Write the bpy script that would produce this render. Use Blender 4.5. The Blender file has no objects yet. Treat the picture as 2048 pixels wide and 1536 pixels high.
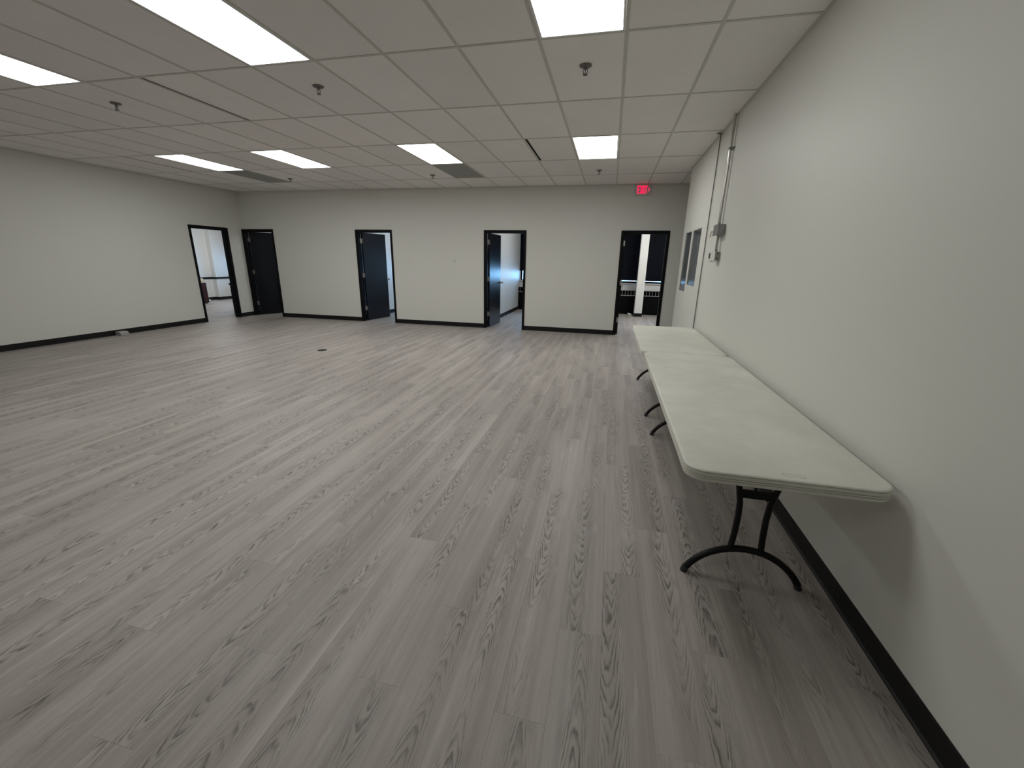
import bpy, bmesh, math, random
from mathutils import Vector, Matrix
random.seed(7)
scn = bpy.context.scene
COL = scn.collection

# ------------------------------------------------------------------ camera, world, exposure
H = 1.5298                                   # camera height
F = 825.58                                   # focal length in pixels of the 2048 px wide frame
PIT, ROLL, YAW = -0.2896, -0.0197, 0.2212
def cam_matrix():
    A = Matrix.Rotation(PIT, 3, 'X'); B = Matrix.Rotation(ROLL, 3, 'Y'); C = Matrix.Rotation(YAW, 3, 'Z')
    M = C @ A @ B
    r, f, u = M.col[0], M.col[1], M.col[2]
    m = Matrix.Identity(4)
    for i in range(3):
        m[i][0] = r[i]; m[i][1] = u[i]; m[i][2] = -f[i]
    m[2][3] = H
    return m
cd = bpy.data.cameras.new('camera'); cam = bpy.data.objects.new('camera', cd); COL.objects.link(cam)
cd.sensor_fit = 'HORIZONTAL'; cd.sensor_width = 36.0; cd.lens = F / 2048 * 36.0
cd.clip_start = 0.05; cd.clip_end = 300
CM = cam_matrix(); cam.matrix_world = CM; scn.camera = cam
CMI = CM.inverted()
def pix(p):
    q = CMI @ Vector(p)
    if q.z > -0.05: return None
    return 1024 + F * q.x / -q.z, 768 - F * q.y / -q.z

world = bpy.data.worlds.new('world'); scn.world = world; world.use_nodes = True
bg = world.node_tree.nodes['Background']
bg.inputs['Color'].default_value = (0.30, 0.58, 1.0, 1); bg.inputs['Strength'].default_value = 8.0
PANEL = 8.0                                  # radiance of the ceiling light diffusers
scn.view_settings.view_transform = 'Standard'; scn.view_settings.look = 'None'
scn.view_settings.gamma = 1.0; scn.view_settings.use_curve_mapping = False
scn.view_settings.exposure = 0.73
scn.cycles.max_bounces = 6; scn.cycles.diffuse_bounces = 4; scn.cycles.glossy_bounces = 2
scn.cycles.caustics_reflective = False; scn.cycles.caustics_refractive = False
scn.cycles.use_adaptive_sampling = True; scn.cycles.adaptive_threshold = 0.03
scn.cycles.use_light_tree = False

# ------------------------------------------------------------------ dimensions (metres)
ZC = 3.0455; YB = 9.376; XL = -9.271; XR = 1.171; YR = -2.6
WT = 0.125                                   # partition thickness
GX, GY, TX, TY = -0.0241, 3.4672, 0.6096, 1.2192   # ceiling grid origin and pitch
YW = 13.75                                   # window wall of the offices
YJ = 8.0                                     # where the right wall ends
XE = 3.2

# ------------------------------------------------------------------ materials
def mat(name, color, rough=0.5, metal=0.0, spec=0.5, emit=None, estr=0.0, coat=0.0):
    m = bpy.data.materials.new(name); m.use_nodes = True
    b = m.node_tree.nodes['Principled BSDF']
    b.inputs['Base Color'].default_value = (*color, 1); b.inputs['Roughness'].default_value = rough
    b.inputs['Metallic'].default_value = metal; b.inputs['Specular IOR Level'].default_value = spec
    b.inputs['Coat Weight'].default_value = coat
    if emit:
        b.inputs['Emission Color'].default_value = (*emit, 1); b.inputs['Emission Strength'].default_value = estr
    return m
class NT:
    def __init__(s, m): s.t = m.node_tree; s.b = s.t.nodes['Principled BSDF']
    def n(s, kind, **kw):
        x = s.t.nodes.new(kind)
        for k, v in kw.items(): setattr(x, k, v)
        return x
    def l(s, a, b): s.t.links.new(a, b)
    def math(s, op, a, b=None, clamp=False):
        x = s.n('ShaderNodeMath', operation=op); x.use_clamp = clamp
        for i, v in enumerate((a, b)):
            if v is None: continue
            if isinstance(v, (int, float)): x.inputs[i].default_value = v
            else: s.l(v, x.inputs[i])
        return x.outputs[0]
    def noise(s, vec, scale, detail=2.0, rough=0.5, dist=0.0):
        x = s.n('ShaderNodeTexNoise'); x.inputs['Scale'].default_value = scale; x.inputs['Detail'].default_value = detail
        x.inputs['Roughness'].default_value = rough; x.inputs['Distortion'].default_value = dist
        if vec is not None: s.l(vec, x.inputs['Vector'])
        return x.outputs['Fac']
    def ramp(s, fac, stops, interp='LINEAR'):
        x = s.n('ShaderNodeValToRGB'); cr = x.color_ramp; cr.interpolation = interp
        while len(cr.elements) < len(stops): cr.elements.new(0.5)
        for e, (p, c) in zip(cr.elements, stops):
            e.position = p; e.color = (*c, 1) if len(c) == 3 else c
        s.l(fac, x.inputs['Fac']); return x.outputs['Color']
    def mix(s, fac, a, b, blend='MIX'):
        x = s.n('ShaderNodeMix', data_type='RGBA', blend_type=blend)
        for k, v in (('Factor', fac), ('A', a), ('B', b)):
            i = [q for q in x.inputs if q.name == k and (q.type == 'RGBA' or k == 'Factor')][0]
            if isinstance(v, (int, float)): i.default_value = v
            elif isinstance(v, tuple): i.default_value = (*v, 1)
            else: s.l(v, i)
        return [o for o in x.outputs if o.type == 'RGBA'][0]
    def xyz(s, x=0.0, y=0.0, z=0.0):
        c = s.n('ShaderNodeCombineXYZ')
        for i, v in enumerate((x, y, z)):
            if isinstance(v, (int, float)): c.inputs[i].default_value = v
            else: s.l(v, c.inputs[i])
        return c.outputs[0]
    def bump(s, h, strength=0.2, dist=0.002):
        x = s.n('ShaderNodeBump'); x.inputs['Strength'].default_value = strength; x.inputs['Distance'].default_value = dist
        s.l(h, x.inputs['Height']); s.l(x.outputs[0], s.b.inputs['Normal'])

def paint(name, color, rough=0.42, spec=0.5):
    m = mat(name, color, rough, spec=spec); t = NT(m)
    co = t.n('ShaderNodeTexCoord').outputs['Object']
    a = t.noise(co, 1.1, 2)
    c = t.mix(t.math('MULTIPLY', a, 0.10), color, tuple(v * 0.86 for v in color))
    t.l(c, t.b.inputs['Base Color'])
    return m
WALL = (0.70, 0.705, 0.655)
M = {}
M['wall'] = paint('wall_paint', WALL, 0.50, 0.35)
M['office'] = paint('office_paint', (0.76, 0.765, 0.745), 0.45, 0.45)
M['black'] = mat('black_painted_steel', (0.004, 0.0042, 0.005), 0.5, spec=0.14)
M['leaf'] = mat('black_lacquer_door', (0.005, 0.006, 0.010), 0.27, spec=0.32)
M['base'] = mat('charcoal_vinyl_base', (0.010, 0.0095, 0.010), 0.5, spec=0.22)
M['steel'] = mat('satin_steel', (0.55, 0.54, 0.52), 0.32, 0.9)
M['galv'] = mat('galvanised_steel', (0.27, 0.27, 0.265), 0.42, 0.6)
M['emt'] = mat('conduit_steel', (0.50, 0.49, 0.47), 0.18, 1.0)
M['shadegrey'] = mat('shadow_line_grey', (0.15, 0.145, 0.135), 0.5)  # darkened to stand for the shadow line along a wall-coloured raceway
M['plastic'] = mat('white_plastic', (0.72, 0.72, 0.68), 0.4)
M['dark'] = mat('dark_plastic', (0.02, 0.02, 0.022), 0.4)
M['leg'] = mat('black_powder_coat', (0.005, 0.005, 0.006), 0.42, spec=0.25)
M['sprk'] = mat('dull_bronze_sprinkler', (0.17, 0.16, 0.155), 0.42, 0.5)
M['slit'] = mat('slot_cavity', (0.003, 0.003, 0.003), 0.9, spec=0.05)
M['tee'] = mat('grid_tee_paint', (0.56, 0.56, 0.515), 0.5)
M['lframe'] = mat('white_light_frame', (0.75, 0.75, 0.74), 0.4)
M['diff'] = mat('light_diffuser', (0.8, 0.8, 0.8), 0.5, emit=(0.985, 0.985, 0.965), estr=PANEL)
M['diff_dim'] = mat('light_diffuser_dimmed', (0.8, 0.8, 0.8), 0.5, emit=(0.985, 0.985, 0.965), estr=PANEL*0.56)
M['diff_far'] = mat('light_diffuser_far', (0.8, 0.8, 0.8), 0.5, emit=(0.985, 0.985, 0.965), estr=PANEL*1.12)
M['diff_left'] = mat('light_diffuser_left', (0.8, 0.8, 0.8), 0.5, emit=(0.985, 0.985, 0.965), estr=PANEL*0.8)
M['diff_office'] = mat('office_light_diffuser', (0.8, 0.8, 0.8), 0.5, emit=(1.0, 0.99, 0.97), estr=PANEL*2.2)
M['reflgrey'] = mat('reflection_grey_pane', (0.055, 0.065, 0.072), 0.16, spec=0.45)  # even grey puts the room's reflection in the glass into the pane colour
M['exitbody'] = mat('exit_housing', (0.55, 0.54, 0.52), 0.4)
M['exitred'] = mat('exit_letters', (0.6, 0.0, 0.03), 0.5, emit=(1.0, 0.006, 0.085), estr=0.8)
M['bronze'] = mat('floor_box_bronze', (0.045, 0.043, 0.035), 0.4, 0.5)
M['shade'] = mat('navy_roller_shade', (0.0035, 0.0045, 0.010), 0.6, spec=0.10)
M['conv'] = mat('black_convector', (0.003, 0.003, 0.0045), 0.5, spec=0.10)
M['bars'] = mat('grille_bars', (0.55, 0.55, 0.56), 0.4, 0.5)
M['maroon'] = mat('dark_red_laminate', (0.034, 0.007, 0.006), 0.42, spec=0.3)
M['paper'] = mat('cream_paper', (0.66, 0.60, 0.44), 0.7)
M['crump'] = mat('crumpled_plastic', (0.5, 0.5, 0.48), 0.25)
M['residue'] = mat('tape_residue', (0.30, 0.25, 0.13), 0.6)
M['patch'] = mat('white_filler_patch', (0.76, 0.76, 0.71), 0.7)
M['greybox'] = mat('grey_raceway_box', (0.34, 0.34, 0.335), 0.45)
M['slab'] = mat('concrete_slab', (0.11, 0.10, 0.095), 0.8)
def glass():
    m = bpy.data.materials.new('window_glass'); m.use_nodes = True; t = m.node_tree; t.nodes.clear()
    o = t.nodes.new('ShaderNodeOutputMaterial'); mx = t.nodes.new('ShaderNodeMixShader')
    tr = t.nodes.new('ShaderNodeBsdfTransparent'); gl = t.nodes.new('ShaderNodeBsdfGlossy'); fr = t.nodes.new('ShaderNodeFresnel')
    tr.inputs['Color'].default_value = (0.86, 0.92, 0.92, 1); gl.inputs['Roughness'].default_value = 0.02; fr.inputs['IOR'].default_value = 1.45
    t.links.new(fr.outputs[0], mx.inputs[0]); t.links.new(tr.outputs[0], mx.inputs[1]); t.links.new(gl.outputs[0], mx.inputs[2]); t.links.new(mx.outputs[0], o.inputs[0])
    return m
M['glass'] = glass()

def wood():
    m = mat('grey_oak_plank', (0.22, 0.205, 0.19), 0.46, spec=0.42); t = NT(m)
    uv = t.n('ShaderNodeUVMap'); uv.uv_map = 'UVMap'
    sp = t.n('ShaderNodeSeparateXYZ'); t.l(uv.outputs[0], sp.inputs[0])
    u, v = sp.outputs[0], sp.outputs[1]
    oi = t.n('ShaderNodeObjectInfo').outputs['Random']
    at = t.n('ShaderNodeAttribute', attribute_name='seed').outputs['Fac']
    seed = t.math('FRACT', t.math('ADD', oi, at))
    s1 = t.math('MULTIPLY', seed, 137.0); s2 = t.math('MULTIPLY', seed, 61.0)
    us = t.math('ADD', u, t.math('MULTIPLY', seed, 9.0))
    # cathedral figure: contour lines of a noise stretched along the plank
    drift = t.noise(t.xyz(s1, t.math('MULTIPLY', v, 1.6), 0.0), 1.0, 1.0)
    u0 = t.math('ADD', t.math('MULTIPLY', t.math('SUBTRACT', t.math('FRACT', t.math('MULTIPLY', seed, 17.0)), 0.5), 0.13), t.math('MULTIPLY', t.math('SUBTRACT', drift, 0.5), 0.07))
    w_ = t.math('SUBTRACT', u, u0); w2 = t.math('MULTIPLY', w_, w_)
    dirn = t.math('SUBTRACT', t.math('MULTIPLY', t.math('GREATER_THAN', t.math('FRACT', t.math('MULTIPLY', seed, 29.0)), 0.5), 2.0), 1.0)
    wob = t.noise(t.xyz(t.math('MULTIPLY', us, 34), t.math('MULTIPLY', v, 7.0), s1), 1.0, 3, 0.55)
    slow = t.noise(t.xyz(t.math('MULTIPLY', us, 9), t.math('MULTIPLY', v, 2.0), s2), 1.0, 1)
    k = t.math('ADD', t.math('MULTIPLY', t.math('ADD', t.math('MULTIPLY', v, dirn), t.math('MULTIPLY', w2, t.math('ADD', 85.0, t.math('MULTIPLY', t.math('FRACT', t.math('MULTIPLY', seed, 43.0)), 110.0)))), 12.0), t.math('ADD', t.math('MULTIPLY', wob, 2.2), t.math('MULTIPLY', slow, 4.0)))
    ph = t.math('FRACT', k)
    line = t.ramp(ph, [(0.0, (0, 0, 0)), (0.38, (0.10,) * 3), (0.80, (1, 1, 1)), (1.0, (0, 0, 0))])
    env = t.ramp(t.math('ABSOLUTE', w_), [(0.028, (1, 1, 1)), (0.085, (0, 0, 0))])
    band = t.noise(t.xyz(s2, t.math('MULTIPLY', v, 1.5), s1), 1.0, 1.0)
    bm_ = t.math('MULTIPLY', env, t.ramp(band, [(0.34, (0.10,) * 3), (0.52, (1, 1, 1))]))
    brk = t.noise(t.xyz(t.math('MULTIPLY', us, 60), t.math('MULTIPLY', v, 9.0), s2), 1.0, 2)
    brk = t.ramp(brk, [(0.33, (0.15,) * 3), (0.6, (1, 1, 1))])
    fig = t.math('MULTIPLY', t.math('MULTIPLY', line, bm_), brk)
    # straight fibres and slow tone drift
    fib = t.noise(t.xyz(t.math('MULTIPLY', us, 330), t.math('MULTIPLY', v, 7.0), s1), 1.0, 3, 0.6)
    str_ = t.noise(t.xyz(t.math('MULTIPLY', us, 55), t.math('MULTIPLY', v, 0.9), s2), 1.0, 3, 0.55)
    tone = t.noise(t.xyz(t.math('MULTIPLY', us, 11), t.math('MULTIPLY', v, 0.6), s1), 1.0, 2)
    pale = t.noise(t.xyz(t.math('MULTIPLY', us, 20), t.math('MULTIPLY', v, 4.0), s2), 1.0, 3)
    c = t.ramp(tone, [(0.28, (0.335, 0.303, 0.278)), (0.72, (0.47, 0.437, 0.408))])
    c = t.mix(t.ramp(pale, [(0.66, (0, 0, 0)), (0.76, (0.55,) * 3)]), c, (0.58, 0.55, 0.52))
    c = t.mix(t.math('MULTIPLY', t.ramp(str_, [(0.35, (1, 1, 1)), (0.62, (0, 0, 0))]), 0.30), c, (0.24, 0.215, 0.195))
    c = t.mix(t.math('MULTIPLY', t.ramp(fib, [(0.30, (1, 1, 1)), (0.58, (0, 0, 0))]), 0.30), c, (0.24, 0.215, 0.195))
    c = t.mix(t.math('MULTIPLY', fig, 0.97), c, (0.105, 0.093, 0.083))
    vr = t.math('ADD', 0.95, t.math('MULTIPLY', seed, 0.10))
    c = t.mix(1.0, c, t.xyz(vr, vr, vr), 'MULTIPLY')
    t.l(c, t.b.inputs['Base Color'])
    r = t.math('ADD', 0.40, t.math('MULTIPLY', fib, 0.14)); t.l(r, t.b.inputs['Roughness'])
    return m
M['wood'] = wood()

def tilemat():
    m = mat('mineral_fibre_tile', (0.6, 0.58, 0.56), 0.95, spec=0.15); t = NT(m)
    co = t.n('ShaderNodeTexCoord').outputs['Object']
    oi = t.n('ShaderNodeObjectInfo').outputs['Random']
    vec = t.n('ShaderNodeVectorMath', operation='ADD'); t.l(co, vec.inputs[0]); t.l(t.xyz(t.math('MULTIPLY', oi, 31.0), 0, 0), vec.inputs[1])
    sp = t.noise(vec.outputs[0], 190, 3, 0.6); lo = t.noise(vec.outputs[0], 2.0, 2)
    c = t.ramp(sp, [(0.30, (0.62, 0.605, 0.585)), (0.46, (0.86, 0.84, 0.815)), (0.7, (0.90, 0.88, 0.855))])
    k = t.math('ADD', t.math('MULTIPLY', t.math('SUBTRACT', oi, 0.5), 0.06), t.math('ADD', 0.96, t.math('MULTIPLY', lo, 0.08)))
    c = t.mix(1.0, c, t.xyz(k, k, k), 'MULTIPLY')
    t.l(c, t.b.inputs['Base Color'])
    return m
M['tile'] = tilemat()
def perf():
    m = mat('perforated_return_panel', (0.2, 0.2, 0.19), 0.6); t = NT(m)
    co = t.n('ShaderNodeTexCoord').outputs['Object']
    v = t.n('ShaderNodeTexVoronoi'); v.inputs['Scale'].default_value = 90; v.inputs['Randomness'].default_value = 0.0
    t.l(co, v.inputs['Vector'])
    t.l(t.ramp(v.outputs['Distance'], [(0.30, (0.05, 0.05, 0.048)), (0.42, (0.30, 0.30, 0.28))]), t.b.inputs['Base Color'])
    return m
M['perf'] = perf()
def tablemat():
    c0 = (0.66, 0.665, 0.59); m = mat('moulded_offwhite_plastic', c0, 0.50, spec=0.35); t = NT(m)
    co = t.n('ShaderNodeTexCoord').outputs['Object']
    a = t.noise(co, 2.2, 5, 0.65); s = t.noise(co, 7.0, 4, 0.7, 0.6)
    c = t.ramp(a, [(0.30, (0.60, 0.60, 0.535)), (0.68, (0.74, 0.745, 0.67))])
    c = t.mix(t.ramp(s, [(0.66, (0, 0, 0)), (0.80, (0.30,) * 3)]), c, (0.42, 0.42, 0.37))
    t.l(c, t.b.inputs['Base Color'])
    return m
M['table'] = tablemat()

# ------------------------------------------------------------------ mesh helpers
class MB:
    def __init__(s): s.bm = bmesh.new()
    def box(s, x0, x1, y0, y1, z0, z1):
        v = [s.bm.verts.new(p) for p in ((x0,y0,z0),(x1,y0,z0),(x1,y1,z0),(x0,y1,z0),(x0,y0,z1),(x1,y0,z1),(x1,y1,z1),(x0,y1,z1))]
        for f in ((3,2,1,0),(4,5,6,7),(0,1,5,4),(1,2,6,5),(2,3,7,6),(3,0,4,7)): s.bm.faces.new([v[i] for i in f])
        return s
    def loops(s, rings, cap=True):
        R = [[s.bm.verts.new(p) for p in r] for r in rings]
        for a, b in zip(R, R[1:]):
            n = len(a)
            for i in range(n): s.bm.faces.new((a[i], a[(i+1) % n], b[(i+1) % n], b[i]))
        if cap: s.bm.faces.new(R[0][::-1]); s.bm.faces.new(R[-1])
        return s
    def prism(s, poly, axis, a, b):
        def P(p, t): return {0: (t, p[0], p[1]), 1: (p[0], t, p[1]), 2: (p[0], p[1], t)}[axis]
        return s.loops([[P(p, a) for p in poly], [P(p, b) for p in poly]])
    def tube(s, pts, r, n=12):
        pts = [Vector(p) for p in pts]; rings = []; prev = None
        for i, p in enumerate(pts):
            d = (pts[min(i+1, len(pts)-1)] - pts[max(i-1, 0)]).normalized()
            if prev is None:
                a = Vector((0,0,1)) if abs(d.z) < 0.9 else Vector((0,1,0)); x = d.cross(a).normalized()
            else: x = (prev - d * prev.dot(d)).normalized()
            prev = x; y = d.cross(x); rr = r[i] if isinstance(r, (list, tuple)) else r
            rings.append([p + (x * math.cos(2*math.pi*k/n) + y * math.sin(2*math.pi*k/n)) * rr for k in range(n)])
        return s.loops(rings)
    def lathe(s, prof, c=(0,0,0), axis=2, n=24):
        rings = []
        for r, h in prof:
            ring = []
            for k in range(n):
                t = 2*math.pi*k/n; a, b = max(r, 1e-4)*math.cos(t), max(r, 1e-4)*math.sin(t)
                p = {2: (a, b, h), 1: (a, h, b), 0: (h, a, b)}[axis]
                ring.append((c[0]+p[0], c[1]+p[1], c[2]+p[2]))
            rings.append(ring)
        return s.loops(rings)
    def mesh(s, name, m, smooth=False, bevel=0.0, org=(0,0,0)):
        bmesh.ops.recalc_face_normals(s.bm, faces=s.bm.faces)
        if bevel: bmesh.ops.bevel(s.bm, geom=[e for e in s.bm.edges if e.calc_face_angle(0) > 0.6], offset=bevel, segments=2, affect='EDGES', profile=0.6)
        if any(org): bmesh.ops.translate(s.bm, verts=s.bm.verts, vec=-Vector(org))
        me = bpy.data.meshes.new(name); s.bm.to_mesh(me); s.bm.free()
        if m: me.materials.append(m)
        if smooth:
            me.polygons.foreach_set('use_smooth', [True]*len(me.polygons))
            me.set_sharp_from_angle(angle=math.radians(38))
        return me
    def build(s, name, m, parent=None, smooth=False, bevel=0.0, org=None):
        """verts given in world coordinates; the origin is the root's origin (or org for a thing that is one mesh)"""
        if org is None: org = tuple(parent['_o']) if parent is not None and '_o' in parent else (0,0,0)
        o = bpy.data.objects.new(name, s.mesh(name, m, smooth, bevel, org)); COL.objects.link(o)
        if parent is not None: o.parent = parent
        else: o.location = org
        o['_o'] = org
        return o
def tag(o, label, cat, group=None, kind=None):
    o['label'] = label; o['category'] = cat
    if group: o['group'] = group
    if kind: o['kind'] = kind
    return o
def thing(name, label, cat, loc, group=None, kind=None):
    o = bpy.data.objects.new(name, None); COL.objects.link(o); o.location = loc; o.empty_display_size = 0.1
    o['_o'] = tuple(loc)
    return tag(o, label, cat, group, kind)
def inst(name, me, parent, loc, rz=0.0):
    o = bpy.data.objects.new(name, me); COL.objects.link(o); o.parent = parent; o.location = loc
    if rz: o.rotation_euler = (0, 0, rz)
    return o
def struct(o, label, cat): return tag(o, label, cat, kind='structure')

def wall_with_holes(axis, a0, a1, t0, t1, z0, z1, holes):
    """a wall along x (axis 0) or y (axis 1), thickness t0..t1, with rectangular holes (a, b, zlo, zhi) that do not overlap along the wall"""
    b = MB()
    def B(p, q, lo, hi):
        if q - p < 1e-4 or hi - lo < 1e-4: return
        b.box(p, q, t0, t1, lo, hi) if axis == 0 else b.box(t0, t1, p, q, lo, hi)
    cur = a0
    for (p, q, lo, hi) in sorted(holes):
        B(cur, p, z0, z1); B(p, q, z0, lo); B(p, q, hi, z1); cur = q
    B(cur, a1, z0, z1)
    return b

# ------------------------------------------------------------------ the shell
DOORS = [  # outer frame x0, x1, swing angle in degrees, blind bottom of the office behind it
    (-9.262, -8.322, 63), (-6.027, -5.061, 81), (-2.819, -1.850, 87.5), (0.154, 1.113, 90.5)]
DH = 2.177
DA = (7.947, 8.966)                                   # the door in the left wall
def dhole(x0, x1): return (x0 + 0.012, x1 - 0.012, 0.0, DH - 0.012)

w = wall_with_holes(0, XL - WT, XE, YB, YB + WT, 0, ZC + 0.1, [dhole(a, b) for a, b, *_ in DOORS]).build('wall_back', M['wall'])
struct(w, 'off-white painted back wall with four black-framed doorways', 'wall')
w = wall_with_holes(1, YR, YW, XL - WT, XL, 0, ZC + 0.1, [dhole(*DA)]).build('wall_left', M['wall'])
struct(w, 'long off-white painted wall on the left with one doorway', 'wall')
WIN = [(6.455, 7.085, 1.225, 2.022), (7.20, 7.75, 1.105, 2.028)]   # interior windows in the right wall
w = wall_with_holes(1, YR, YJ, XR, XR + 0.16, 0, ZC + 0.1, WIN).build('wall_right', M['wall'])
struct(w, 'off-white painted wall on the right behind the folding tables', 'wall')
w = MB().box(XL - WT, XR + 0.16, YR - 0.1, YR, 0, ZC + 0.1).build('wall_rear', M['wall'])
struct(w, 'off-white wall closing the room behind the camera', 'wall')
w = MB().box(XR + 0.16, XE, YJ - 0.1, YJ, 0, ZC + 0.1).build('wall_passage', M['wall'])
struct(w, 'off-white side wall of the passage past the right wall', 'wall')
w = MB().box(XE, XE + 0.1, YJ - 0.1, YW, 0, ZC + 0.1).build('wall_end', M['office'])
struct(w, 'off-white end wall of the passage and last office', 'wall')

# offices behind the back wall
XA = -13.72
PART = [(-6.31, -6.19), (-3.02, -2.90), (-0.22, -0.10)]
for i, (a, b) in enumerate(PART):
    o = MB().box(a, b, YB + WT, YW, 0, ZC + 0.1).build('wall_office_partition', M['office'])
    struct(o, ['white partition wall seen through the half-open second door', 'white partition wall lit blue behind the open third door', 'white partition wall of the office behind the rightmost door'][i], 'wall')
SILL = 0.935
OWIN = [  # x0, x1, blind bottom, window number, description
    (-13.3, -11.5, 1.45, 'office through the left wall doorway, far pane'), (-11.3, -9.6, 1.45, 'office through the left wall doorway, near pane'),
    (-9.0, -6.45, 1.15, 'office behind the nearly closed first door'),
    (-6.0, -3.17, 1.50, 'office behind the second door'), (-2.885, -0.35, 1.232, 'office behind the third door'),
    (-0.05, 0.86, 1.012, 'rightmost office, left of the column'), (0.94, 3.1, 1.012, 'rightmost office, right of the column')]
w = wall_with_holes(0, XA - 0.2, XE + 0.1, YW, YW + 0.25, 0, ZC + 0.1, [(a, b, SILL, 2.75) for a, b, *_ in OWIN]).build('wall_window', M['office'])
struct(w, 'white outer wall with windows behind the offices', 'wall')
w = MB().box(XA - 0.12, XA, 7.0, 12.31, 0, ZC + 0.1).box(XA - 0.12, XA + 0.17, 12.31, YW, 0, ZC + 0.1).build('wall_far_office', M['office'])
struct(w, 'white far wall with a pilaster seen through the left doorway', 'wall')
w = MB().box(XA - 0.12, XL - WT, 6.9, 7.0, 0, ZC + 0.1).build('wall_office_side', M['office'])
struct(w, 'white side wall of the office beyond the left doorway', 'wall')
w = MB().box(0.79, 1.008, 12.98, 13.30, 0, ZC).build('column', M['office'])
struct(w, 'white square column between two blinds in the rightmost office', 'column')
w = MB().box(0.782, 1.016, 12.972, 13.305, 0, 0.10).build('baseboard_column', M['base'])
struct(w, 'charcoal base wrapped around the white office column', 'baseboard')

# ceiling: slab, grid tees, tiles
ceil = MB().box(XA - 0.2, XE + 0.1, YR - 0.1, YW + 0.25, ZC + 0.10, ZC + 0.2).build('ceiling', M['office'])
struct(ceil, 'suspended ceiling of off-white tiles in a grey grid', 'ceiling')
oc = MB().box(XA - 0.2, XL - WT, 6.9, YW, ZC, ZC + 0.1).box(XL, XE, YB + WT, YW, ZC, ZC + 0.1).box(XL, XR, YR, GY - 3*TY - 0.012, ZC, ZC + 0.1).build('ceiling_office', M['office'])
struct(oc, 'plain white ceiling over the offices', 'ceiling')
RLO = -3
LIGHTS = {(i, 2) for i in (-1, -5, -9, -12)} | {(i, -1) for i in (-1, -5, -9)}
VENTS = {(-5, 3), (-12, 3)}
SLOTS = {(-7, 0), (-2, 2), (-13, 2)}           # cell to the right of the slot line
def cell(i, j):
    x0 = max(GX + i*TX, XL); x1 = GX + (i+1)*TX
    y0 = GY + j*TY; y1 = min(y0 + TY, YB)
    if i == 1 and j < 3: x1 = XR
    if i == 1 and j >= 3: x1 = GX + 2*TX
    return x0, x1, y0, y1
tmesh = {}
def boxmesh(key, name, m, sx, sy, sz):
    if key not in tmesh: tmesh[key] = MB().box(-sx/2, sx/2, -sy/2, sy/2, 0, sz).mesh(name, m)
    return tmesh[key]
for j in range(RLO, 5):
    for i in range(-16, 5):
        x0, x1, y0, y1 = cell(i, j)
        if i >= 2:
            if j < 4: continue
            x1 = min(x1, XE); y0 = max(y0, YJ)
        if x1 - x0 < 0.02 or (i, j) in LIGHTS or (i, j) in VENTS: continue
        if (i, j) in SLOTS: x0 += 0.052
        if x0 <= XL: x0 += 0.002
        sx, sy = round(x1 - x0 - 0.006, 4), round(y1 - y0 - 0.006, 4)
        inst('ceiling_tile', boxmesh(('t', sx, sy), 'ceiling_tile', M['tile'], sx, sy, 0.015), ceil, ((x0+x1)/2, (y0+y1)/2, ZC + 0.0035))
for j in range(RLO, 5):
    y = GY + j*TY; x1 = XR if j < 4 else XE
    inst('main_tee', boxmesh(('m', x1), 'main_tee', M['tee'], x1 - XL, 0.024, 0.003), ceil, ((x1+XL)/2, y, ZC))
for j in range(RLO, 5):
    for i in range(-15, 5):
        if i >= 2 and j < 4: continue
        if i == 2 and j < 4: continue
        y0 = GY + j*TY + 0.0125; y1 = min(GY + (j+1)*TY - 0.0125, YB)
        inst('cross_tee', boxmesh(('c', round(y1-y0, 3)), 'cross_tee', M['tee'], 0.024, y1 - y0, 0.003), ceil, (GX + i*TX, (y0+y1)/2, ZC))
# wall angle where ceiling meets walls
for (a, b, c, d) in ((XL, XL+0.02, GY-3*TY, YB), (XR-0.02, XR, GY-3*TY, YJ), (XL+0.02, XE, YB-0.02, YB)):
    MB().box(a, b, c, d, ZC - 0.001, ZC + 0.002).build('wall_angle', M['tee'], ceil)

# floor: slab and planks
floor = MB().box(XA - 0.2, XE + 0.1, YR - 0.1, YW + 0.25, -0.16, -0.0065).build('floor', M['slab'])
struct(floor, 'grey oak-look vinyl plank floor', 'floor')
PW, PL, PX = 0.182, 1.2192, 0.09
planks = []
k0 = math.floor((XA - PX) / PW) - 1
for k in range(k0, int((XE - PX) / PW) + 2):
    jit = ((k * 7919) % 11 - 5) * 0.006 if k not in (0, 1, -1, -2, -3, -7, -8) else 0.0
    off = 1.84 - 0.403 * ((-k) % 3) + jit
    x0 = max(PX + k*PW, XA); x1 = min(PX + (k+1)*PW, XE)
    if x1 - x0 < 0.005: continue
    n0 = math.floor((YR - off) / PL) - 1
    for n in range(n0, 20):
        y0 = max(off + n*PL, YR); y1 = min(off + (n+1)*PL, YW)
        if y1 - y0 < 0.005: continue
        if x1 < XL - WT and y1 < 6.9: continue
        if x0 > XR + 0.16 and y1 < YJ: continue
        planks.append((x0, x1, y0, y1))
def shown(p):
    x0, x1, y0, y1 = p
    if y0 > YB or x1 < XL or x0 > XR: return 0.0
    tot = 0.0; N = 12
    for a in range(N):
        y = y0 + (y1-y0)*(a+.5)/N; x = (x0+x1)/2
        q = pix((x, y, 0))
        if q and -20 < q[0] < 2068 and -20 < q[1] < 1556:
            d = (Vector((x, y, 0)) - Vector((0, 0, H))).length
            tot += (x1-x0)*(y1-y0)/N * H / d**3
    return tot
planks.sort(key=shown, reverse=True)
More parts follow.
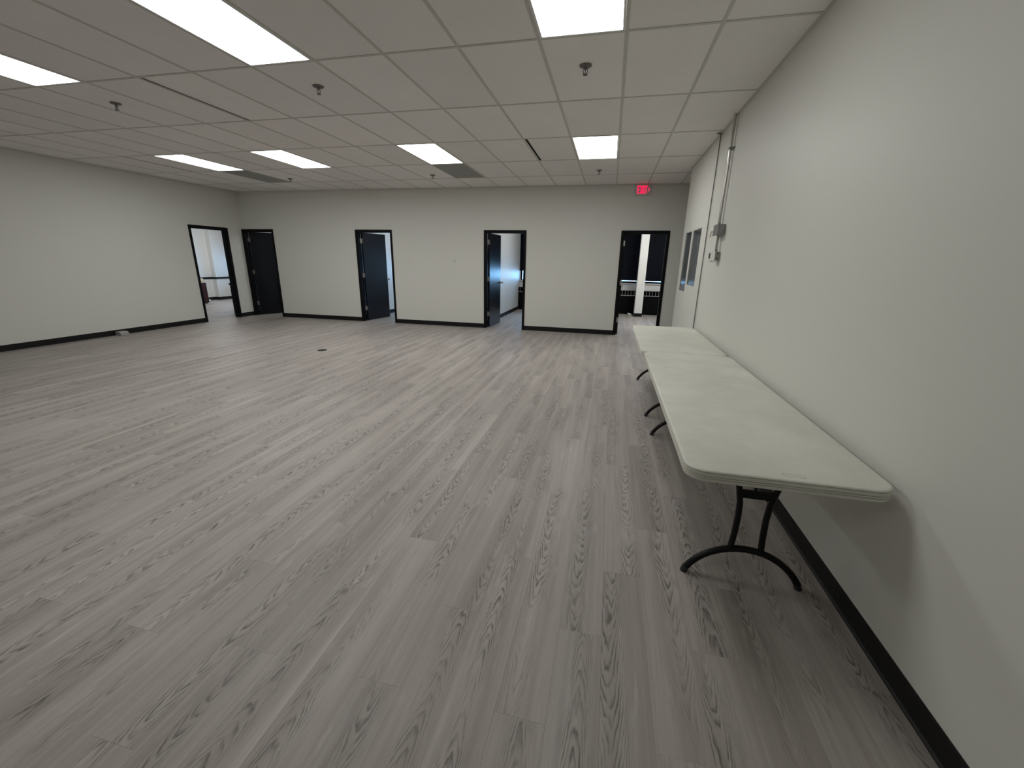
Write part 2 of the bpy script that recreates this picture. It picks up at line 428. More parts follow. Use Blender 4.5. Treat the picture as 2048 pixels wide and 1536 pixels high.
def plank_mesh(sx, sy):
    key = ('p', round(sx, 4), round(sy, 4))
    if key not in tmesh:
        g = 0.00015; b = MB()
        hx, hy = sx/2 - g, sy/2 - g; c = 0.0002
        r = lambda ax, ay, z: [(-ax,-ay,z),(ax,-ay,z),(ax,ay,z),(-ax,ay,z)]
        b.loops([r(hx,hy,-0.005), r(hx,hy,-c), r(hx-c,hy-c,0.0)])
        me = b.mesh('plank', M['wood'])
        uvl = me.uv_layers.new(name='UVMap')
        for li, lp in enumerate(me.loops):
            co = me.vertices[lp.vertex_index].co; uvl.data[li].uv = (co.x, co.y)
        at = me.attributes.new('seed', 'FLOAT', 'FACE')
        tmesh[key] = me
    return tmesh[key]
NP = 300
for p in planks[:NP]:
    x0, x1, y0, y1 = p
    inst('plank', plank_mesh(x1-x0, y1-y0), floor, ((x0+x1)/2, (y0+y1)/2, 0))
vs, fs, uvs, sd = [], [], [], []
for p in planks[NP:]:
    x0, x1, y0, y1 = p; cx, cy = (x0+x1)/2, (y0+y1)/2; g = 0.00015; b = len(vs); s = random.random()
    for z in (-0.005, 0.0):
        vs += [(x0+g,y0+g,z),(x1-g,y0+g,z),(x1-g,y1-g,z),(x0+g,y1-g,z)]
    for f in ((4,5,6,7),(0,1,5,4),(1,2,6,5),(2,3,7,6),(3,0,4,7)):
        fs.append([b+i for i in f]); sd.append(s)
        for i in f: uvs.append((vs[b+i][0]-cx, vs[b+i][1]-cy))
me = bpy.data.meshes.new('far_planks'); me.from_pydata(vs, [], fs); me.materials.append(M['wood'])
uvl = me.uv_layers.new(name='UVMap')
for li, q in enumerate(uvs): uvl.data[li].uv = q
at = me.attributes.new('seed', 'FLOAT', 'FACE'); at.data.foreach_set('value', sd)
fo = inst('far_planks', me, floor, (0,0,0)); fo['kind'] = 'stuff'

# baseboards: cove profile
def basemesh(axis, a, b, wallpos, sgn):
    prof = [(0, 0), (0.016, 0), (0.015, 0.004), (0.008, 0.012), (0.006, 0.095), (0.004, 0.10), (0, 0.10)]
    m = MB(); pts = [(wallpos + sgn*p, z) for p, z in prof]
    if axis == 1: m.prism(pts, 1, a, b)            # runs along y, profile in x,z
    else: m.prism(pts, 0, a, b)                    # runs along x, profile in y,z
    return m
def baseboard(name, label, segs):
    e = thing(name, label, 'baseboard', (0,0,0), kind='structure')
    for s in segs: basemesh(*s).build('baseboard_segment', M['base'], e)
xs = [XL] + [v for a, b, *_ in DOORS for v in (a, b)] + [XE]
baseboard('baseboard_back', 'charcoal vinyl base along the back wall between the doors', [(0, xs[i], xs[i+1], YB, -1) for i in range(0, len(xs), 2) if xs[i+1]-xs[i] > 0.03])
baseboard('baseboard_left', 'charcoal vinyl base along the left wall', [(1, YR, DA[0], XL, 1), (1, DA[1], YB, XL, 1)])
baseboard('baseboard_right', 'charcoal vinyl base along the right wall under the tables', [(1, YR, YJ, XR, -1)])
baseboard('baseboard_office', 'charcoal base along the office walls behind the doors',
    [(1, YB+WT, 13.5, b, 1) for a, b in PART] + [(1, YB+WT, 13.5, a, -1) for a, b in PART] + [(1, 7.0, 12.31, XA, 1), (1, 12.31, 13.5, XA+0.17, 1), (0, XA, XA+0.17, 12.31, -1), (1, YB+WT, 13.5, XL, 1)])
o = MB().box(XA, XA+0.02, 7.0, 12.29, 0.728, 0.788).box(XA, XA+0.19, 12.29, 12.31, 0.728, 0.788).box(XA+0.17, XA+0.19, 12.31, YW, 0.728, 0.788).build('trim_1', M['black'])
struct(o, 'black chair rail on the far wall through the left doorway', 'trim')

# ------------------------------------------------------------------ doors
def knob_bm():
    b = MB()
    for s in (1, -1):
        b.lathe([(0.0, 0.0), (0.033, 0.0), (0.033, s*0.006), (0.014, s*0.012), (0.012, s*0.034), (0.024, s*0.042), (0.029, s*0.054), (0.026, s*0.066), (0.012, s*0.072), (0, s*0.073)], (0.845, -0.022 + s*0.022, 1.005), 1, 20)
    return b
HZ = (1.93, 1.12, 0.315)
def hinge_parts(leaf):
    for z in HZ:
        b = MB().lathe([(0.0075, z-0.055), (0.0075, z+0.055)], (0.0, 0.006, 0), 2, 10)
        b.box(-0.0025, 0.0005, -0.040, 0.004, z-0.052, z+0.052)      # plate on the edge of the leaf
        b.build('hinge', M['steel'], leaf, org=(0,0,0))
def door(n, x0, x1, ang, label):
    T = 0.050; y0, y1 = YB - 0.012, YB + WT + 0.012
    d = thing('door_%d' % n, label, 'door', ((x0+x1)/2, YB, 0), kind='structure')
    MB().box(x0, x0+T, y0, y1, 0, DH).box(x0+T, x0+T+0.009, YB+0.012, YB+WT-0.038, 0, DH-T).build('jamb', M['black'], d, bevel=0.002)
    MB().box(x1-T, x1, y0, y1, 0, DH).box(x1-T-0.009, x1-T, YB+0.012, YB+WT-0.038, 0, DH-T).build('jamb', M['black'], d, bevel=0.002)
    MB().box(x0+T, x1-T, y0, y1, DH-T, DH).box(x0+T+0.009, x1-T-0.009, YB+0.012, YB+WT-0.038, DH-T-0.015, DH-T).build('head', M['black'], d, bevel=0.002)
    W = x1 - x0 - 2*T - 0.008
    leaf = MB().box(0.0005, W, -0.044, 0.0, 0.012, DH - T - 0.006).build('leaf', M['leaf'], None, bevel=0.002, org=(0,0,0))
    leaf.parent = d; leaf.location = (x0 + T + 0.006 - (x0+x1)/2, WT + 0.012, 0); leaf.rotation_euler = (0, 0, math.radians(ang))
    hinge_parts(leaf)
    k = knob_bm().build('door_knob', M['steel'], leaf, smooth=True, org=(0,0,0)); k['label'] = 'satin steel door knob'
    for z in HZ:                                                      # plate screwed to the jamb
        b = MB().box(x0+T, x0+T+0.002, YB+WT-0.032, YB+WT+0.011, z-0.052, z+0.052).build('hinge_plate', M['steel'], d)
LB = ['black door nearly closed beside the left corner of the room', 'black door half open, second from the left on the back wall', 'black door open at a right angle showing a blue-lit wall', 'black doorway nearest the right wall, blinds and column behind']
for i, (a, b, ang) in enumerate(DOORS): door(i + 2, a, b, ang, LB[i])
T = 0.056; x0, x1 = XL - WT - 0.012, XL + 0.012
d = thing('door_1', 'open black-framed doorway in the left wall', 'door', (XL, sum(DA)/2, 0), kind='structure')
for a, b in ((DA[0], DA[0]+T), (DA[1]-T, DA[1])):
    s = 1 if a == DA[0] else -1; e = b if s > 0 else a
    MB().box(x0, x1, a, b, 0, DH).box(XL-WT+0.04, XL-0.012, min(e, e+s*0.015), max(e, e+s*0.015), 0, DH-T).build('jamb', M['black'], d, bevel=0.002)
MB().box(x0, x1, DA[0]+T, DA[1]-T, DH-T, DH).box(XL-WT+0.04, XL-0.012, DA[0]+T+0.015, DA[1]-T-0.015, DH-T-0.015, DH-T).build('head', M['black'], d, bevel=0.002)

# ------------------------------------------------------------------ windows
for n, (a, b, lo, hi) in enumerate(WIN):
    wn = thing('window_%d' % (n+1), ['shorter grey interior window nearer the conduit on the right wall', 'taller grey interior window nearer the corner of the right wall'][n], 'window', (XR, (a+b)/2, lo), kind='structure')
    f = 0.012
    fm = M['greybox']
    MB().box(XR+0.005, XR+0.045, a, a+f, lo, hi).build('frame_stile', fm, wn); MB().box(XR+0.005, XR+0.045, b-f, b, lo, hi).build('frame_stile', fm, wn)
    MB().box(XR+0.005, XR+0.045, a+f, b-f, lo, lo+f).build('frame_rail', fm, wn); MB().box(XR+0.005, XR+0.045, a+f, b-f, hi-f, hi).build('frame_rail', fm, wn)
    MB().box(XR+0.012, XR+0.018, a+f, b-f, lo+f, hi-f).build('pane', M['reflgrey'], wn)
for n, (a, b, bb, desc) in enumerate(OWIN):
    wn = thing('window_%d' % (n+3), 'daylit window of the ' + desc, 'window', ((a+b)/2, YW, SILL), kind='structure')
    f = 0.05
    MB().box(a, a+f, YW+0.08, YW+0.13, SILL, 2.75).build('frame_stile', M['black'], wn); MB().box(b-f, b, YW+0.08, YW+0.13, SILL, 2.75).build('frame_stile', M['black'], wn)
    rl = 0.055 if n >= 5 else 0.02
    MB().box(a+f, b-f, YW+0.08, YW+0.13, SILL, SILL+rl).build('frame_rail', M['black'], wn); MB().box(a+f, b-f, YW+0.08, YW+0.13, 2.70, 2.75).build('frame_rail', M['black'], wn)
    MB().box(a+f, b-f, YW+0.10, YW+0.106, SILL+rl, 2.70).build('pane', M['glass'], wn)
    MB().box(a-0.03, b+0.03, YW-0.045, YW-0.002, SILL-0.022, SILL-0.002).build('sill', M['plastic'], wn)
    bl = thing('roller_blind', 'dark navy roller blind in the ' + desc, 'blind', ((a+b)/2, YW-0.03, bb), 'navy roller blinds in the offices')
    lo_, hi_ = (a - 0.04, b + 0.04)
    if n == 5: hi_ = 0.898
    if n == 6: lo_ = 0.902
    if n == 4: lo_ = -2.894
    MB().box(lo_, hi_, YW-0.022, YW-0.018, bb+0.02, 2.80).build('shade', M['shade'], bl)
    MB().box(lo_, hi_, YW-0.026, YW-0.014, bb, bb+0.02).build('hem_bar', M['shade'], bl)
    MB().lathe([(0.022, lo_), (0.022, hi_)], (0, YW-0.03, 2.82), 0, 14).build('roller', M['shade'], bl)
# convectors below the office windows
def convector(x0, x1, label):
    c = thing('convector', label, 'radiator', ((x0+x1)/2, 13.6, 0), 'black convector cabinets under the office windows')
    MB().box(x0, x1, 13.53, YW-0.002, 0, 0.565).build('cabinet', M['conv'], c, bevel=0.004)
    MB().box(x0, x1, 13.58, YW-0.002, 0.565, 0.695).build('outlet_recess', M['slit'], c)
    MB().box(x0, x1, 13.528, 13.58, 0.565, 0.578).build('ledge', M['bars'], c)
    MB().box(x0-0.012, x1, 13.52, YW-0.002, 0.696, 0.712).build('top', M['conv'], c)
    n = int((x1-x0)/0.088)
    bm_ = boxmesh('cb', 'grille_bar', M['bars'], 0.009, 0.006, 0.118)
    for i in range(n):
        inst('grille_bar', bm_, c, (x0 + 0.05 + i*0.088 - (x0+x1)/2, -0.066, 0.578))
convector(-9.25, -6.34, 'black convector in the office behind the nearly closed door')
convector(-6.16, -3.045, 'black convector in the office behind the second door')
convector(-2.88, -0.25, 'black convector seen at the edge of the third doorway')
convector(-0.08, 0.895, 'black convector left of the column in the rightmost office')
convector(0.905, 3.1, 'black convector right of the column in the rightmost office')

# ------------------------------------------------------------------ ceiling fittings
def light(i0, y0, dm, label, group='recessed ceiling light panels', dx=0.5969, dy=1.2065):
    lt = thing('ceiling_light', label, 'ceiling light', (i0 + TX/2, y0 + TY/2, ZC), group)
    cx, cy = i0 + TX/2, y0 + TY/2; hx, hy = TX/2 - 0.013, TY/2 - 0.013; r = 0.016
    MB().box(cx-hx, cx+hx, cy-hy, cy-hy+r, ZC-0.002, ZC+0.04).box(cx-hx, cx+hx, cy+hy-r, cy+hy, ZC-0.002, ZC+0.04).box(cx-hx, cx-hx+r, cy-hy+r, cy+hy-r, ZC-0.002, ZC+0.04).box(cx+hx-r, cx+hx, cy-hy+r, cy+hy-r, ZC-0.002, ZC+0.04).build('frame', M['lframe'], lt)
    MB().box(cx-hx+r, cx+hx-r, cy-hy+r, cy+hy-r, ZC+0.003, ZC+0.02).build('diffuser', dm, lt)
    return lt
LL = {(-1, -1): 'square-looking bright light panel cut by the top edge, right of centre', (-5, -1): 'largest bright light panel, cut by the top edge left of centre', (-9, -1): 'bright light panel cut by the left edge of the picture', 
      (-1, 2): 'bright light panel in the far row near the exit sign', (-5, 2): 'far row light panel with a grey return grille behind it, right', (-9, 2): 'second light panel from the left in the far row', (-12, 2): 'leftmost light panel of the far row near the left wall'}
for (i, j) in sorted(LIGHTS): light(GX + i*TX, GY + j*TY, M['diff_dim'] if (i, j) == (-1, -1) else M['diff_far'] if j == 2 and i > -12 else M['diff_left'] if i <= -9 else M['diff'], LL[(i, j)])
def olight(x, y, label, dm='diff'):
    lt = thing('ceiling_light', label, 'ceiling light', (x, y, ZC), 'office ceiling lights')
    MB().box(x-0.3, x+0.3, y-0.6, y+0.6, ZC-0.03, ZC-0.001).build('frame', M['lframe'], lt)
    MB().box(x-0.28, x+0.28, y-0.58, y+0.58, ZC-0.034, ZC-0.0305).build('diffuser', M[dm], lt)
for x, y, s in ((-11.6, 11.2, 'office past the left doorway'), (-7.8, 11.6, 'office behind the first door'), (-4.7, 11.6, 'office behind the second door'), (-1.5, 11.6, 'office behind the third door'), (1.4, 11.3, 'rightmost office'), (-2.77, -0.8, 'room behind the camera, unseen and added as fill light')):  # last entry is an unseen lamp added to brighten the near floor
    olight(x, y, 'light panel on the ceiling of the ' + s, 'diff_office' if x in (-11.6, 1.4) else 'diff_dim' if y < 0 else 'diff')
for (i, j), lab in (((-5, 3), 'dark grey perforated return grille nearer the centre of the ceiling'), ((-12, 3), 'dark grey perforated return grille nearer the left wall')):
    x0, x1, y0, y1 = cell(i, j); v = thing('return_grille', lab, 'ceiling vent', ((x0+x1)/2, (y0+y1)/2, ZC), 'return air grilles')
    x0 += 0.013; x1 -= 0.013; y0 += 0.013; y1 -= 0.013; r = 0.012
    MB().box(x0, x1, y0, y0+r, ZC, ZC+0.02).box(x0, x1, y1-r, y1, ZC, ZC+0.02).box(x0, x0+r, y0+r, y1-r, ZC, ZC+0.02).box(x1-r, x1, y0+r, y1-r, ZC, ZC+0.02).build('frame', M['tee'], v)
    MB().box(x0+r, x1-r, y0+r, y1-r, ZC+0.006, ZC+0.016).build('perforated_panel', M['perf'], v)
for (i, j), lab in (((-7, 0), 'long thin black slot diffuser in the ceiling beside the largest light'), ((-2, 2), 'short-looking black slot diffuser left of the far right light'), ((-13, 2), 'thin slot diffuser left of the leftmost far light')):
    x = GX + i*TX + 0.0125; y0, y1 = GY + j*TY + 0.014, GY + (j+1)*TY - 0.014
    s = thing('slot_diffuser', lab, 'ceiling vent', (x, (y0+y1)/2, ZC), 'linear slot diffusers')
    MB().box(x, x+0.008, y0, y1, ZC-0.001, ZC+0.02).build('rail', M['tee'], s)
    MB().box(x+0.036, x+0.040, y0, y1, ZC-0.001, ZC+0.02).build('rail', M['lframe'], s)
    MB().box(x+0.008, x+0.036, y0, y1, ZC+0.004, ZC+0.02).build('slot', M['slit'], s)
def sprinkler(x, y, label):
    s = thing('fire_sprinkler', label, 'sprinkler', (x, y, ZC), 'pendant fire sprinklers')
    z = ZC + 0.003
    MB().lathe([(0.05, z), (0.05, z-0.004), (0.044, z-0.010), (0.030, z-0.014), (0.018, z-0.015), (0, z-0.015)], (x, y, 0), 2, 28).build('escutcheon', M['sprk'], s, smooth=True)
    MB().lathe([(0.012, z-0.013), (0.012, z-0.026), (0.009, z-0.030), (0.0, z-0.030)], (x, y, 0), 2, 16).build('body', M['sprk'], s, smooth=True)
    for q in (-1, 1):
        MB().tube([(x+q*0.009, y, z-0.024), (x+q*0.018, y, z-0.036), (x+q*0.017, y, z-0.052), (x+q*0.004, y, z-0.064)], 0.0032, 8).build('frame_arm', M['sprk'], s)
    MB().tube([(x, y, z-0.028), (x, y, z-0.060)], 0.0035, 8).build('glass_bulb', M['sprk'], s)
    b = MB().lathe([(0.006, z-0.060), (0.006, z-0.066), (0.0, z-0.066)], (x, y, 0), 2, 12)
    for k in range(12):
        t = 2*math.pi*k/12; c, d_ = math.cos(t), math.sin(t); px, py = -d_*0.0035, c*0.0035
        b.prism([(x+c*0.004-px, y+d_*0.004-py), (x+c*0.019-px, y+d_*0.019-py), (x+c*0.019+px, y+d_*0.019+py), (x+c*0.004+px, y+d_*0.004+py)], 2, z-0.0665, z-0.064)
    b.build('deflector', M['sprk'], s)
for x, y, lab in ((-0.33, 3.94, 'bronze sprinkler head nearest the camera, right of centre'), (-2.78, 3.93, 'bronze sprinkler head just beyond the largest light panel'), (-5.24, 3.95, 'bronze sprinkler head near the left light panel'),
                  (-6.5, 7.98, 'small sprinkler head beside the left return grille'), (-3.40, 7.98, 'small sprinkler head beside the central return grille'), (-0.33, 7.95, 'small sprinkler head beyond the light near the exit sign')):
    sprinkler(x, y, lab)

# exit sign
ex = thing('exit_sign', 'lit red EXIT sign on the back wall under the ceiling', 'exit sign', (0.492, YB, 2.842))
MB().box(0.338, 0.646, YB-0.045, YB-0.001, 2.842, ZC-0.006).build('housing', M['exitbody'], ex, bevel=0.006)
yf = YB - 0.046
def glyph(polys, name):
    b = MB()
    for pl in polys: b.prism(pl, 1, yf-0.004, yf+0.003)
    o = b.build(name, M['exitred'], ex); return o
zb, zt = 2.867, 3.012; s = 0.017
def rect(a, b, c, d): return [(a, c), (b, c), (b, d), (a, d)]
e0 = 0.386
glyph([rect(e0, e0+s, zb, zt), rect(e0+s, e0+0.047, zb, zb+s), rect(e0+s, e0+0.047, zt-s, zt), rect(e0+s, e0+0.042, (zb+zt-s)/2, (zb+zt+s)/2)], 'letter_e')
x0 = 0.441; ww = 0.056
glyph([[(x0, zb), (x0+s*1.15, zb), (x0+ww, zt), (x0+ww-s*1.15, zt)], [(x0+ww-s*1.15, zb), (x0+ww, zb), (x0+s*1.15, zt), (x0, zt)]], 'letter_x')
glyph([rect(0.505, 0.505+s, zb, zt)], 'letter_i')
glyph([rect(0.530, 0.580, zt-s, zt), rect(0.5465, 0.5465+s, zb, zt-s)], 'letter_t')
zm = (zb+zt)/2
glyph([[(0.592, zm+0.034), (0.603, zm+0.034), (0.626, zm), (0.615, zm)], [(0.615, zm), (0.626, zm), (0.603, zm-0.034), (0.592, zm-0.034)]], 'chevron')

# ------------------------------------------------------------------ folding tables
def rrect(x0, x1, y0, y1, r, z, n=8):
    pts = []
    for cx, cy, a0 in ((x1-r, y1-r, 0), (x0+r, y1-r, 90), (x0+r, y0+r, 180), (x1-r, y0+r, 270)):
        for k in range(n+1):
            t = math.radians(a0 + 90*k/n); pts.append((cx + r*math.cos(t), cy + r*math.sin(t), z))
    return pts
def folding_table(x0, x1, y0, y1, yl, yh, label, zt=0.725):
    t = thing('folding_table', label, 'table', ((x0+x1)/2, (y0+y1)/2, 0), 'off-white folding tables along the right wall')
    prof = [(0.030, -0.044), (0.010, -0.052), (0.002, -0.050), (0.0, -0.043), (0.0, -0.036), (0.009, -0.0345), (0.0, -0.033), (0.0, -0.027), (0.009, -0.0255), (0.0, -0.024), (0.0, -0.010), (0.006, -0.0085), (0.0, -0.007), (0.002, -0.003), (0.006, -0.0005), (0.012, 0.0)]
    MB().loops([rrect(x0+i, x1-i, y0+i, y1-i, 0.085-i, zt+z) for i, z in prof]).build('tabletop', M['table'], t, smooth=True)
    # moulded outline near the end of the top
    cx, cy = (x0+x1)/2 + 0.03, y0 + 0.045; b = MB()
    for a in (rect(cx-0.04, cx+0.04, cy-0.011, cy-0.009), rect(cx-0.04, cx+0.04, cy+0.009, cy+0.011), rect(cx-0.04, cx-0.038, cy-0.009, cy+0.009), rect(cx+0.038, cx+0.04, cy-0.009, cy+0.009)):
        b.prism(a, 2, zt-0.0004, zt+0.0003)
    b.build('moulded_mark', M['greybox'], t)
    xm = (x0+x1)/2 + 0.009
    for y, s in ((yl, 1), (yh, -1)):
        arch = []
        for k in range(17):
            a = math.radians(-63 + 126*k/16)
            arch.append((xm + 0.294*math.sin(a), y, 0.181 - 0.294*(1 - math.cos(a))))
        MB().tube(arch, 0.0165, 12).build('foot_arch', M['leg'], t, smooth=True)
        for q in (-1, 1):
            MB().tube([(xm+q*0.268, y, 0.0), (xm+q*0.258, y, 0.030)], 0.0178, 12).build('foot_cap', M['dark'], t)
            up = [(xm+q*0.070, y, 0.170), (xm+q*0.064, y, 0.26), (xm+q*0.062, y, 0.36), (xm+q*0.066, y, 0.44), (xm+q*0.082, y, 0.52), (xm+q*0.112, y, 0.60), (xm+q*0.140, y, 0.672)]
            MB().tube(up, 0.0145, 12).build('upright', M['leg'], t, smooth=True)
        MB().box(xm-0.075, xm+0.075, y-0.012, y+0.012, 0.468, 0.505).build('crossbar', M['leg'], t, bevel=0.004)
        MB().tube([(xm, y, 0.49), (xm, y + s*0.12, 0.56), (xm, y + s*0.42, 0.668)], 0.008, 8).build('brace', M['leg'], t, smooth=True)
        MB().box(xm-0.20, xm+0.20, y-0.016, y+0.016, 0.655, 0.676).build('hinge_bar', M['leg'], t, bevel=0.003)
folding_table(0.374, 1.136, 1.655, 4.078, 1.95, 3.765, 'long off-white folding table nearest the camera along the wall')
folding_table(0.351, 1.128, 4.082, 5.872, 4.265, 5.70, 'shorter off-white folding table at the far end of the long one')

# ------------------------------------------------------------------ conduits and boxes on the right wall
def curve_tube(name, pts, r, m, parent): return MB().tube(pts, r, 12).build(name, m, parent, smooth=True)
c = thing('conduit', 'bare steel conduit with two grey boxes on the right wall', 'conduit', (XR-0.03, 5.34, 1.68))
curve_tube('upper_pipe', [(XR-0.030, 5.335, 1.955), (XR-0.030, 5.335, ZC-0.003)], 0.0140, M['emt'], c)
curve_tube('lower_pipe', [(XR-0.034, 5.27, 1.672), (XR-0.034, 5.27, 1.85)], 0.0130, M['emt'], c)
MB().box(XR-0.047, XR-0.002, 5.315, 5.355, 2.712, 2.738).box(XR-0.004, XR-0.0005, 5.27, 5.40, 2.715, 2.737).build('strap', M['galv'], c)
MB().lathe([(0.017, 1.952), (0.017, 1.975), (0.014, 1.980), (0.014, 1.952)], (XR-0.030, 5.335, 0), 2, 16).build('connector', M['galv'], c)
MB().lathe([(0.015, 1.672), (0.015, 1.692), (0.013, 1.672)], (XR-0.034, 5.27, 0), 2, 16).build('connector', M['galv'], c)
b1 = MB().box(XR-0.070, XR-0.001, 5.14, 5.36, 1.850, 1.954).build('junction_box', M['galv'], c, bevel=0.003)
MB().box(XR-0.076, XR-0.0705, 5.135, 5.365, 1.846, 1.958).build('cover', M['galv'], b1, org=c['_o'])
b2 = MB().box(XR-0.052, XR-0.001, 5.20, 5.33, 1.578, 1.671).build('junction_box', M['galv'], c, bevel=0.003)
MB().box(XR-0.058, XR-0.0525, 5.195, 5.335, 1.574, 1.675).build('cover', M['plastic'], b2, org=c['_o'])
for z in (1.60, 1.65): MB().lathe([(0.008, 5.1995), (0.008, 5.197)], (XR-0.026, 0, z), 1, 12).build('knockout', M['dark'], b2, org=c['_o'])
th = thing('wall_control', 'white wall control with a dark display beside the lower box', 'wall control', (XR, 5.56, 1.58))
MB().box(XR-0.020, XR-0.001, 5.42, 5.69, 1.582, 1.684).build('housing', M['plastic'], th, bevel=0.003)
MB().box(XR-0.0225, XR-0.0205, 5.59, 5.665, 1.602, 1.664).build('display', M['dark'], th)
pt = thing('wall_patch', 'rough white patch with brown residue left of the upper box', 'wall patch', (XR, 5.65, 1.85))
MB().prism([(5.46, 1.865), (5.66, 1.868), (5.78, 1.885), (5.80, 1.93), (5.74, 1.985), (5.62, 2.0), (5.50, 1.992), (5.45, 1.94)], 0, XR-0.0035, XR-0.0005).build('filler', M['patch'], pt)
MB().prism([(5.70, 1.905), (5.80, 1.915), (5.83, 1.875), (5.87, 1.850), (5.85, 1.885), (5.82, 1.925), (5.72, 1.918)], 0, XR-0.0060, XR-0.0036).build('residue', M['residue'], pt)
MB().prism([(5.50, 1.866), (5.72, 1.868), (5.80, 1.876), (5.72, 1.874), (5.50, 1.873)], 0, XR-0.0060, XR-0.0036).build('residue', M['residue'], pt)
rc = thing('raceway', 'thin pipe, greyed for its shadow line, running from ceiling to floor behind the far table', 'conduit', (XR-0.012, 6.02, 0))
MB().tube([(XR-0.014, 6.015, 0.101), (XR-0.014, 6.015, ZC-0.003)], 0.0065, 10).build('pipe', M['shadegrey'], rc, smooth=True)
MB().lathe([(0.030, ZC-0.004), (0.030, ZC-0.001), (0.0, ZC-0.001)], (XR-0.031, 6.015, 0), 2, 16).build('ceiling_plate', M['shadegrey'], rc)

# ------------------------------------------------------------------ small fittings
sw = thing('light_switch', 'small wall-coloured switch plate on the back wall between doors', 'light switch', (-3.52, YB, 1.46))
MB().box(-3.553, -3.488, YB-0.012, YB-0.0005, 1.461, 1.571).build('plate', M['wall'], sw, bevel=0.002)
MB().box(-3.531, -3.510, YB-0.020, YB-0.0121, 1.492, 1.540).build('rocker', M['wall'], sw, bevel=0.001)
MB().box(-3.527, -3.514, YB-0.0225, YB-0.0201, 1.482, 1.500).build('shadow_slider', M['shadegrey'], sw)  # dark colour stands in for the shadow lines around the switch
fb = thing('floor_box', 'round dark floor outlet cover in the vinyl planks', 'floor outlet', (-4.711, 6.053, 0))
MB().lathe([(0.078, 0.0005), (0.078, 0.004), (0.072, 0.0065), (0.056, 0.0065), (0.055, 0.005), (0.0, 0.005)], (-4.711, 6.053, 0), 2, 32).build('rim', M['bronze'], fb, smooth=True)
MB().lathe([(0.050, 0.0051), (0.050, 0.0068), (0.0, 0.0068)], (-4.711, 6.053, 0), 2, 28).build('lid', M['bronze'], fb, smooth=True)
MB().box(-4.740, -4.682, 6.049, 6.057, 0.0069, 0.0082).build('lid_slot', M['slit'], fb)
rb = thing('floor_raceway_box', 'small grey raceway box on the floor against the left baseboard', 'electrical box', (-9.16, 6.08, 0))
MB().prism([(-9.252, 0.001), (-9.110, 0.001), (-9.118, 0.045), (-9.150, 0.072), (-9.252, 0.072)], 1, 6.02, 6.17).build('cover', M['greybox'], rb, bevel=0.004)
MB().prism([(-9.252, 0.001), (-9.104, 0.001), (-9.104, 0.006), (-9.252, 0.006)], 1, 6.012, 6.019).build('end_flange', M['greybox'], rb)

# ------------------------------------------------------------------ things inside the offices
def outlet(x, y, z, label):
    o = thing('wall_outlet', label, 'outlet', (x, y, z), 'outlets in the offices')
    MB().box(x+0.0005, x+0.006, y-0.036, y+0.036, z-0.058, z+0.058).build('plate', M['plastic'], o, bevel=0.002)
    for dz in (-0.026, 0.020): MB().box(x+0.0061, x+0.008, y-0.017, y+0.017, z+dz-0.014, z+dz+0.014).build('receptacle', M['lframe'], o)
outlet(-2.90, 11.36, 0.35, 'white outlet low on the wall behind the third door')
outlet(XA+0.17, 12.64, 0.32, 'white outlet on the pilaster through the left doorway')
cb = thing('cabinet', 'dark red cabinet just inside the left doorway', 'cabinet', (-13.1, 11.0, 0))
MB().box(-13.40, -12.83, 10.70, 11.25, 0.03, 0.645).build('body', M['maroon'], cb, bevel=0.004)
MB().box(-13.42, -12.82, 10.69, 11.26, 0.647, 0.664).build('top', M['maroon'], cb, bevel=0.003)
MB().box(-13.37, -12.86, 10.72, 11.23, 0.0, 0.029).build('plinth', M['dark'], cb)
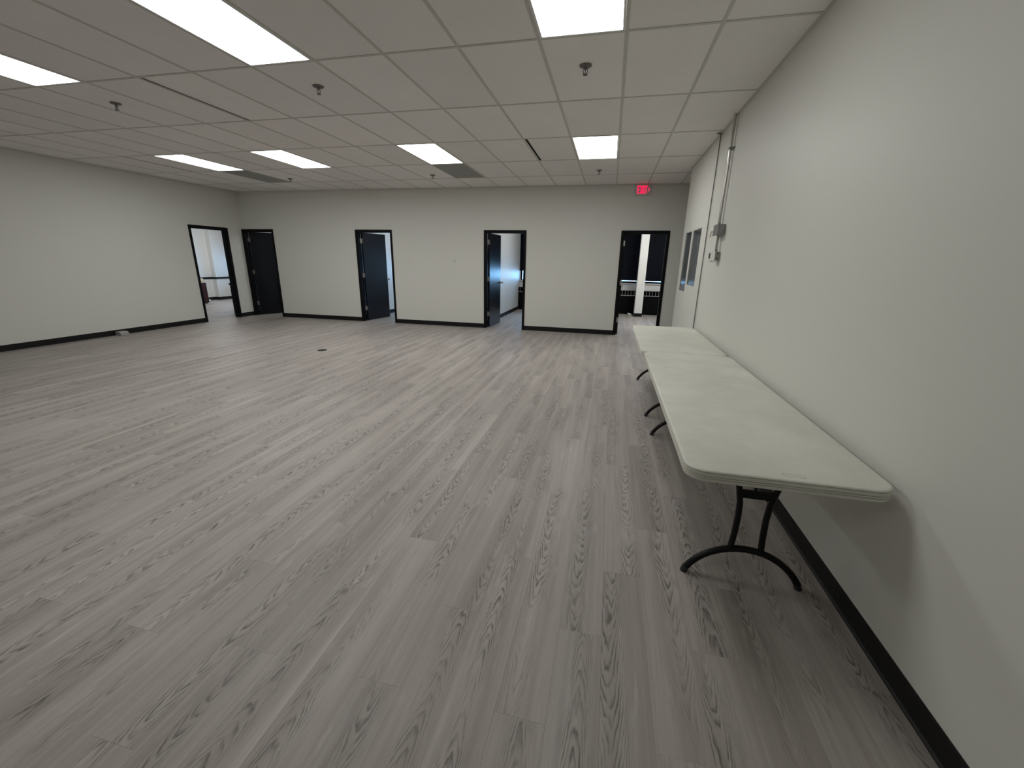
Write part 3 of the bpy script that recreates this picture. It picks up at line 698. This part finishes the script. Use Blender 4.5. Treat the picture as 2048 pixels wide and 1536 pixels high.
for a, b in ((-13.39, -13.12), (-13.11, -12.84)):
    dd = MB().box(a, b, 10.688, 10.699, 0.05, 0.64).build('cabinet_door', M['maroon'], cb); xx = b-0.04 if a < -13.2 else a+0.04
    MB().lathe([(0.009, 10.687), (0.011, 10.672), (0.0, 10.668)], (xx, 0, 0.5), 1, 10).build('knob', M['steel'], dd, org=cb['_o'])
z = 0.665
for i in range(5):
    dx = random.uniform(-0.03, 0.03); h = (0.03, 0.022, 0.035, 0.02, 0.026)[i]
    bk = MB().box(-13.16, -12.84+dx, 10.92, 11.21+dx, z, z+h).build('paper_bundle', M['paper'], None, bevel=0.003, org=(-13.0, 11.06, z))
    tag(bk, ['bottom', 'second lowest', 'middle', 'second highest', 'topmost'][i] + ' cream paper bundle stacked on the dark red cabinet', 'paper', 'paper bundles on the cabinet')
    z += h + 0.001
def crumple(name, x, y, r, m, label, cat, seed):
    rnd = random.Random(seed); bm = bmesh.new(); bmesh.ops.create_icosphere(bm, subdivisions=2, radius=r)
    for v in bm.verts: v.co *= rnd.uniform(0.65, 1.15); v.co.z *= 0.7
    zm_ = min(v.co.z for v in bm.verts)
    for v in bm.verts: v.co.z -= zm_
    me = bpy.data.meshes.new(name); bm.to_mesh(me); bm.free(); me.materials.append(m)
    o = bpy.data.objects.new(name, me); COL.objects.link(o); o.location = (x, y, 0.0005)
    tag(o, label, cat); return o
crumple('crumpled_wrapper', 0.65, 13.12, 0.065, M['crump'], 'crumpled clear wrapper on the floor by the office column', 'litter', 3)
crumple('paper_scrap', -13.45, 11.80, 0.05, M['plastic'], 'small white scrap on the floor behind the dark red cabinet', 'litter', 5)
bc = thing('side_cabinet', 'black low cabinet just beyond the left doorway', 'cabinet', (-9.76, 9.7, 0))
MB().box(-9.995, -9.52, 9.45, 9.95, 0.0, 0.765).build('body', M['conv'], bc, bevel=0.004)
MB().box(-10.012, -9.50, 9.435, 9.97, 0.766, 0.815).build('top', M['conv'], bc, bevel=0.004)
for zz in (0.28, 0.52): MB().box(-9.97, -9.55, 9.444, 9.4495, zz-0.10, zz+0.11).build('drawer', M['conv'], bc)

for o in scn.objects:
    if '_o' in o: del o['_o']
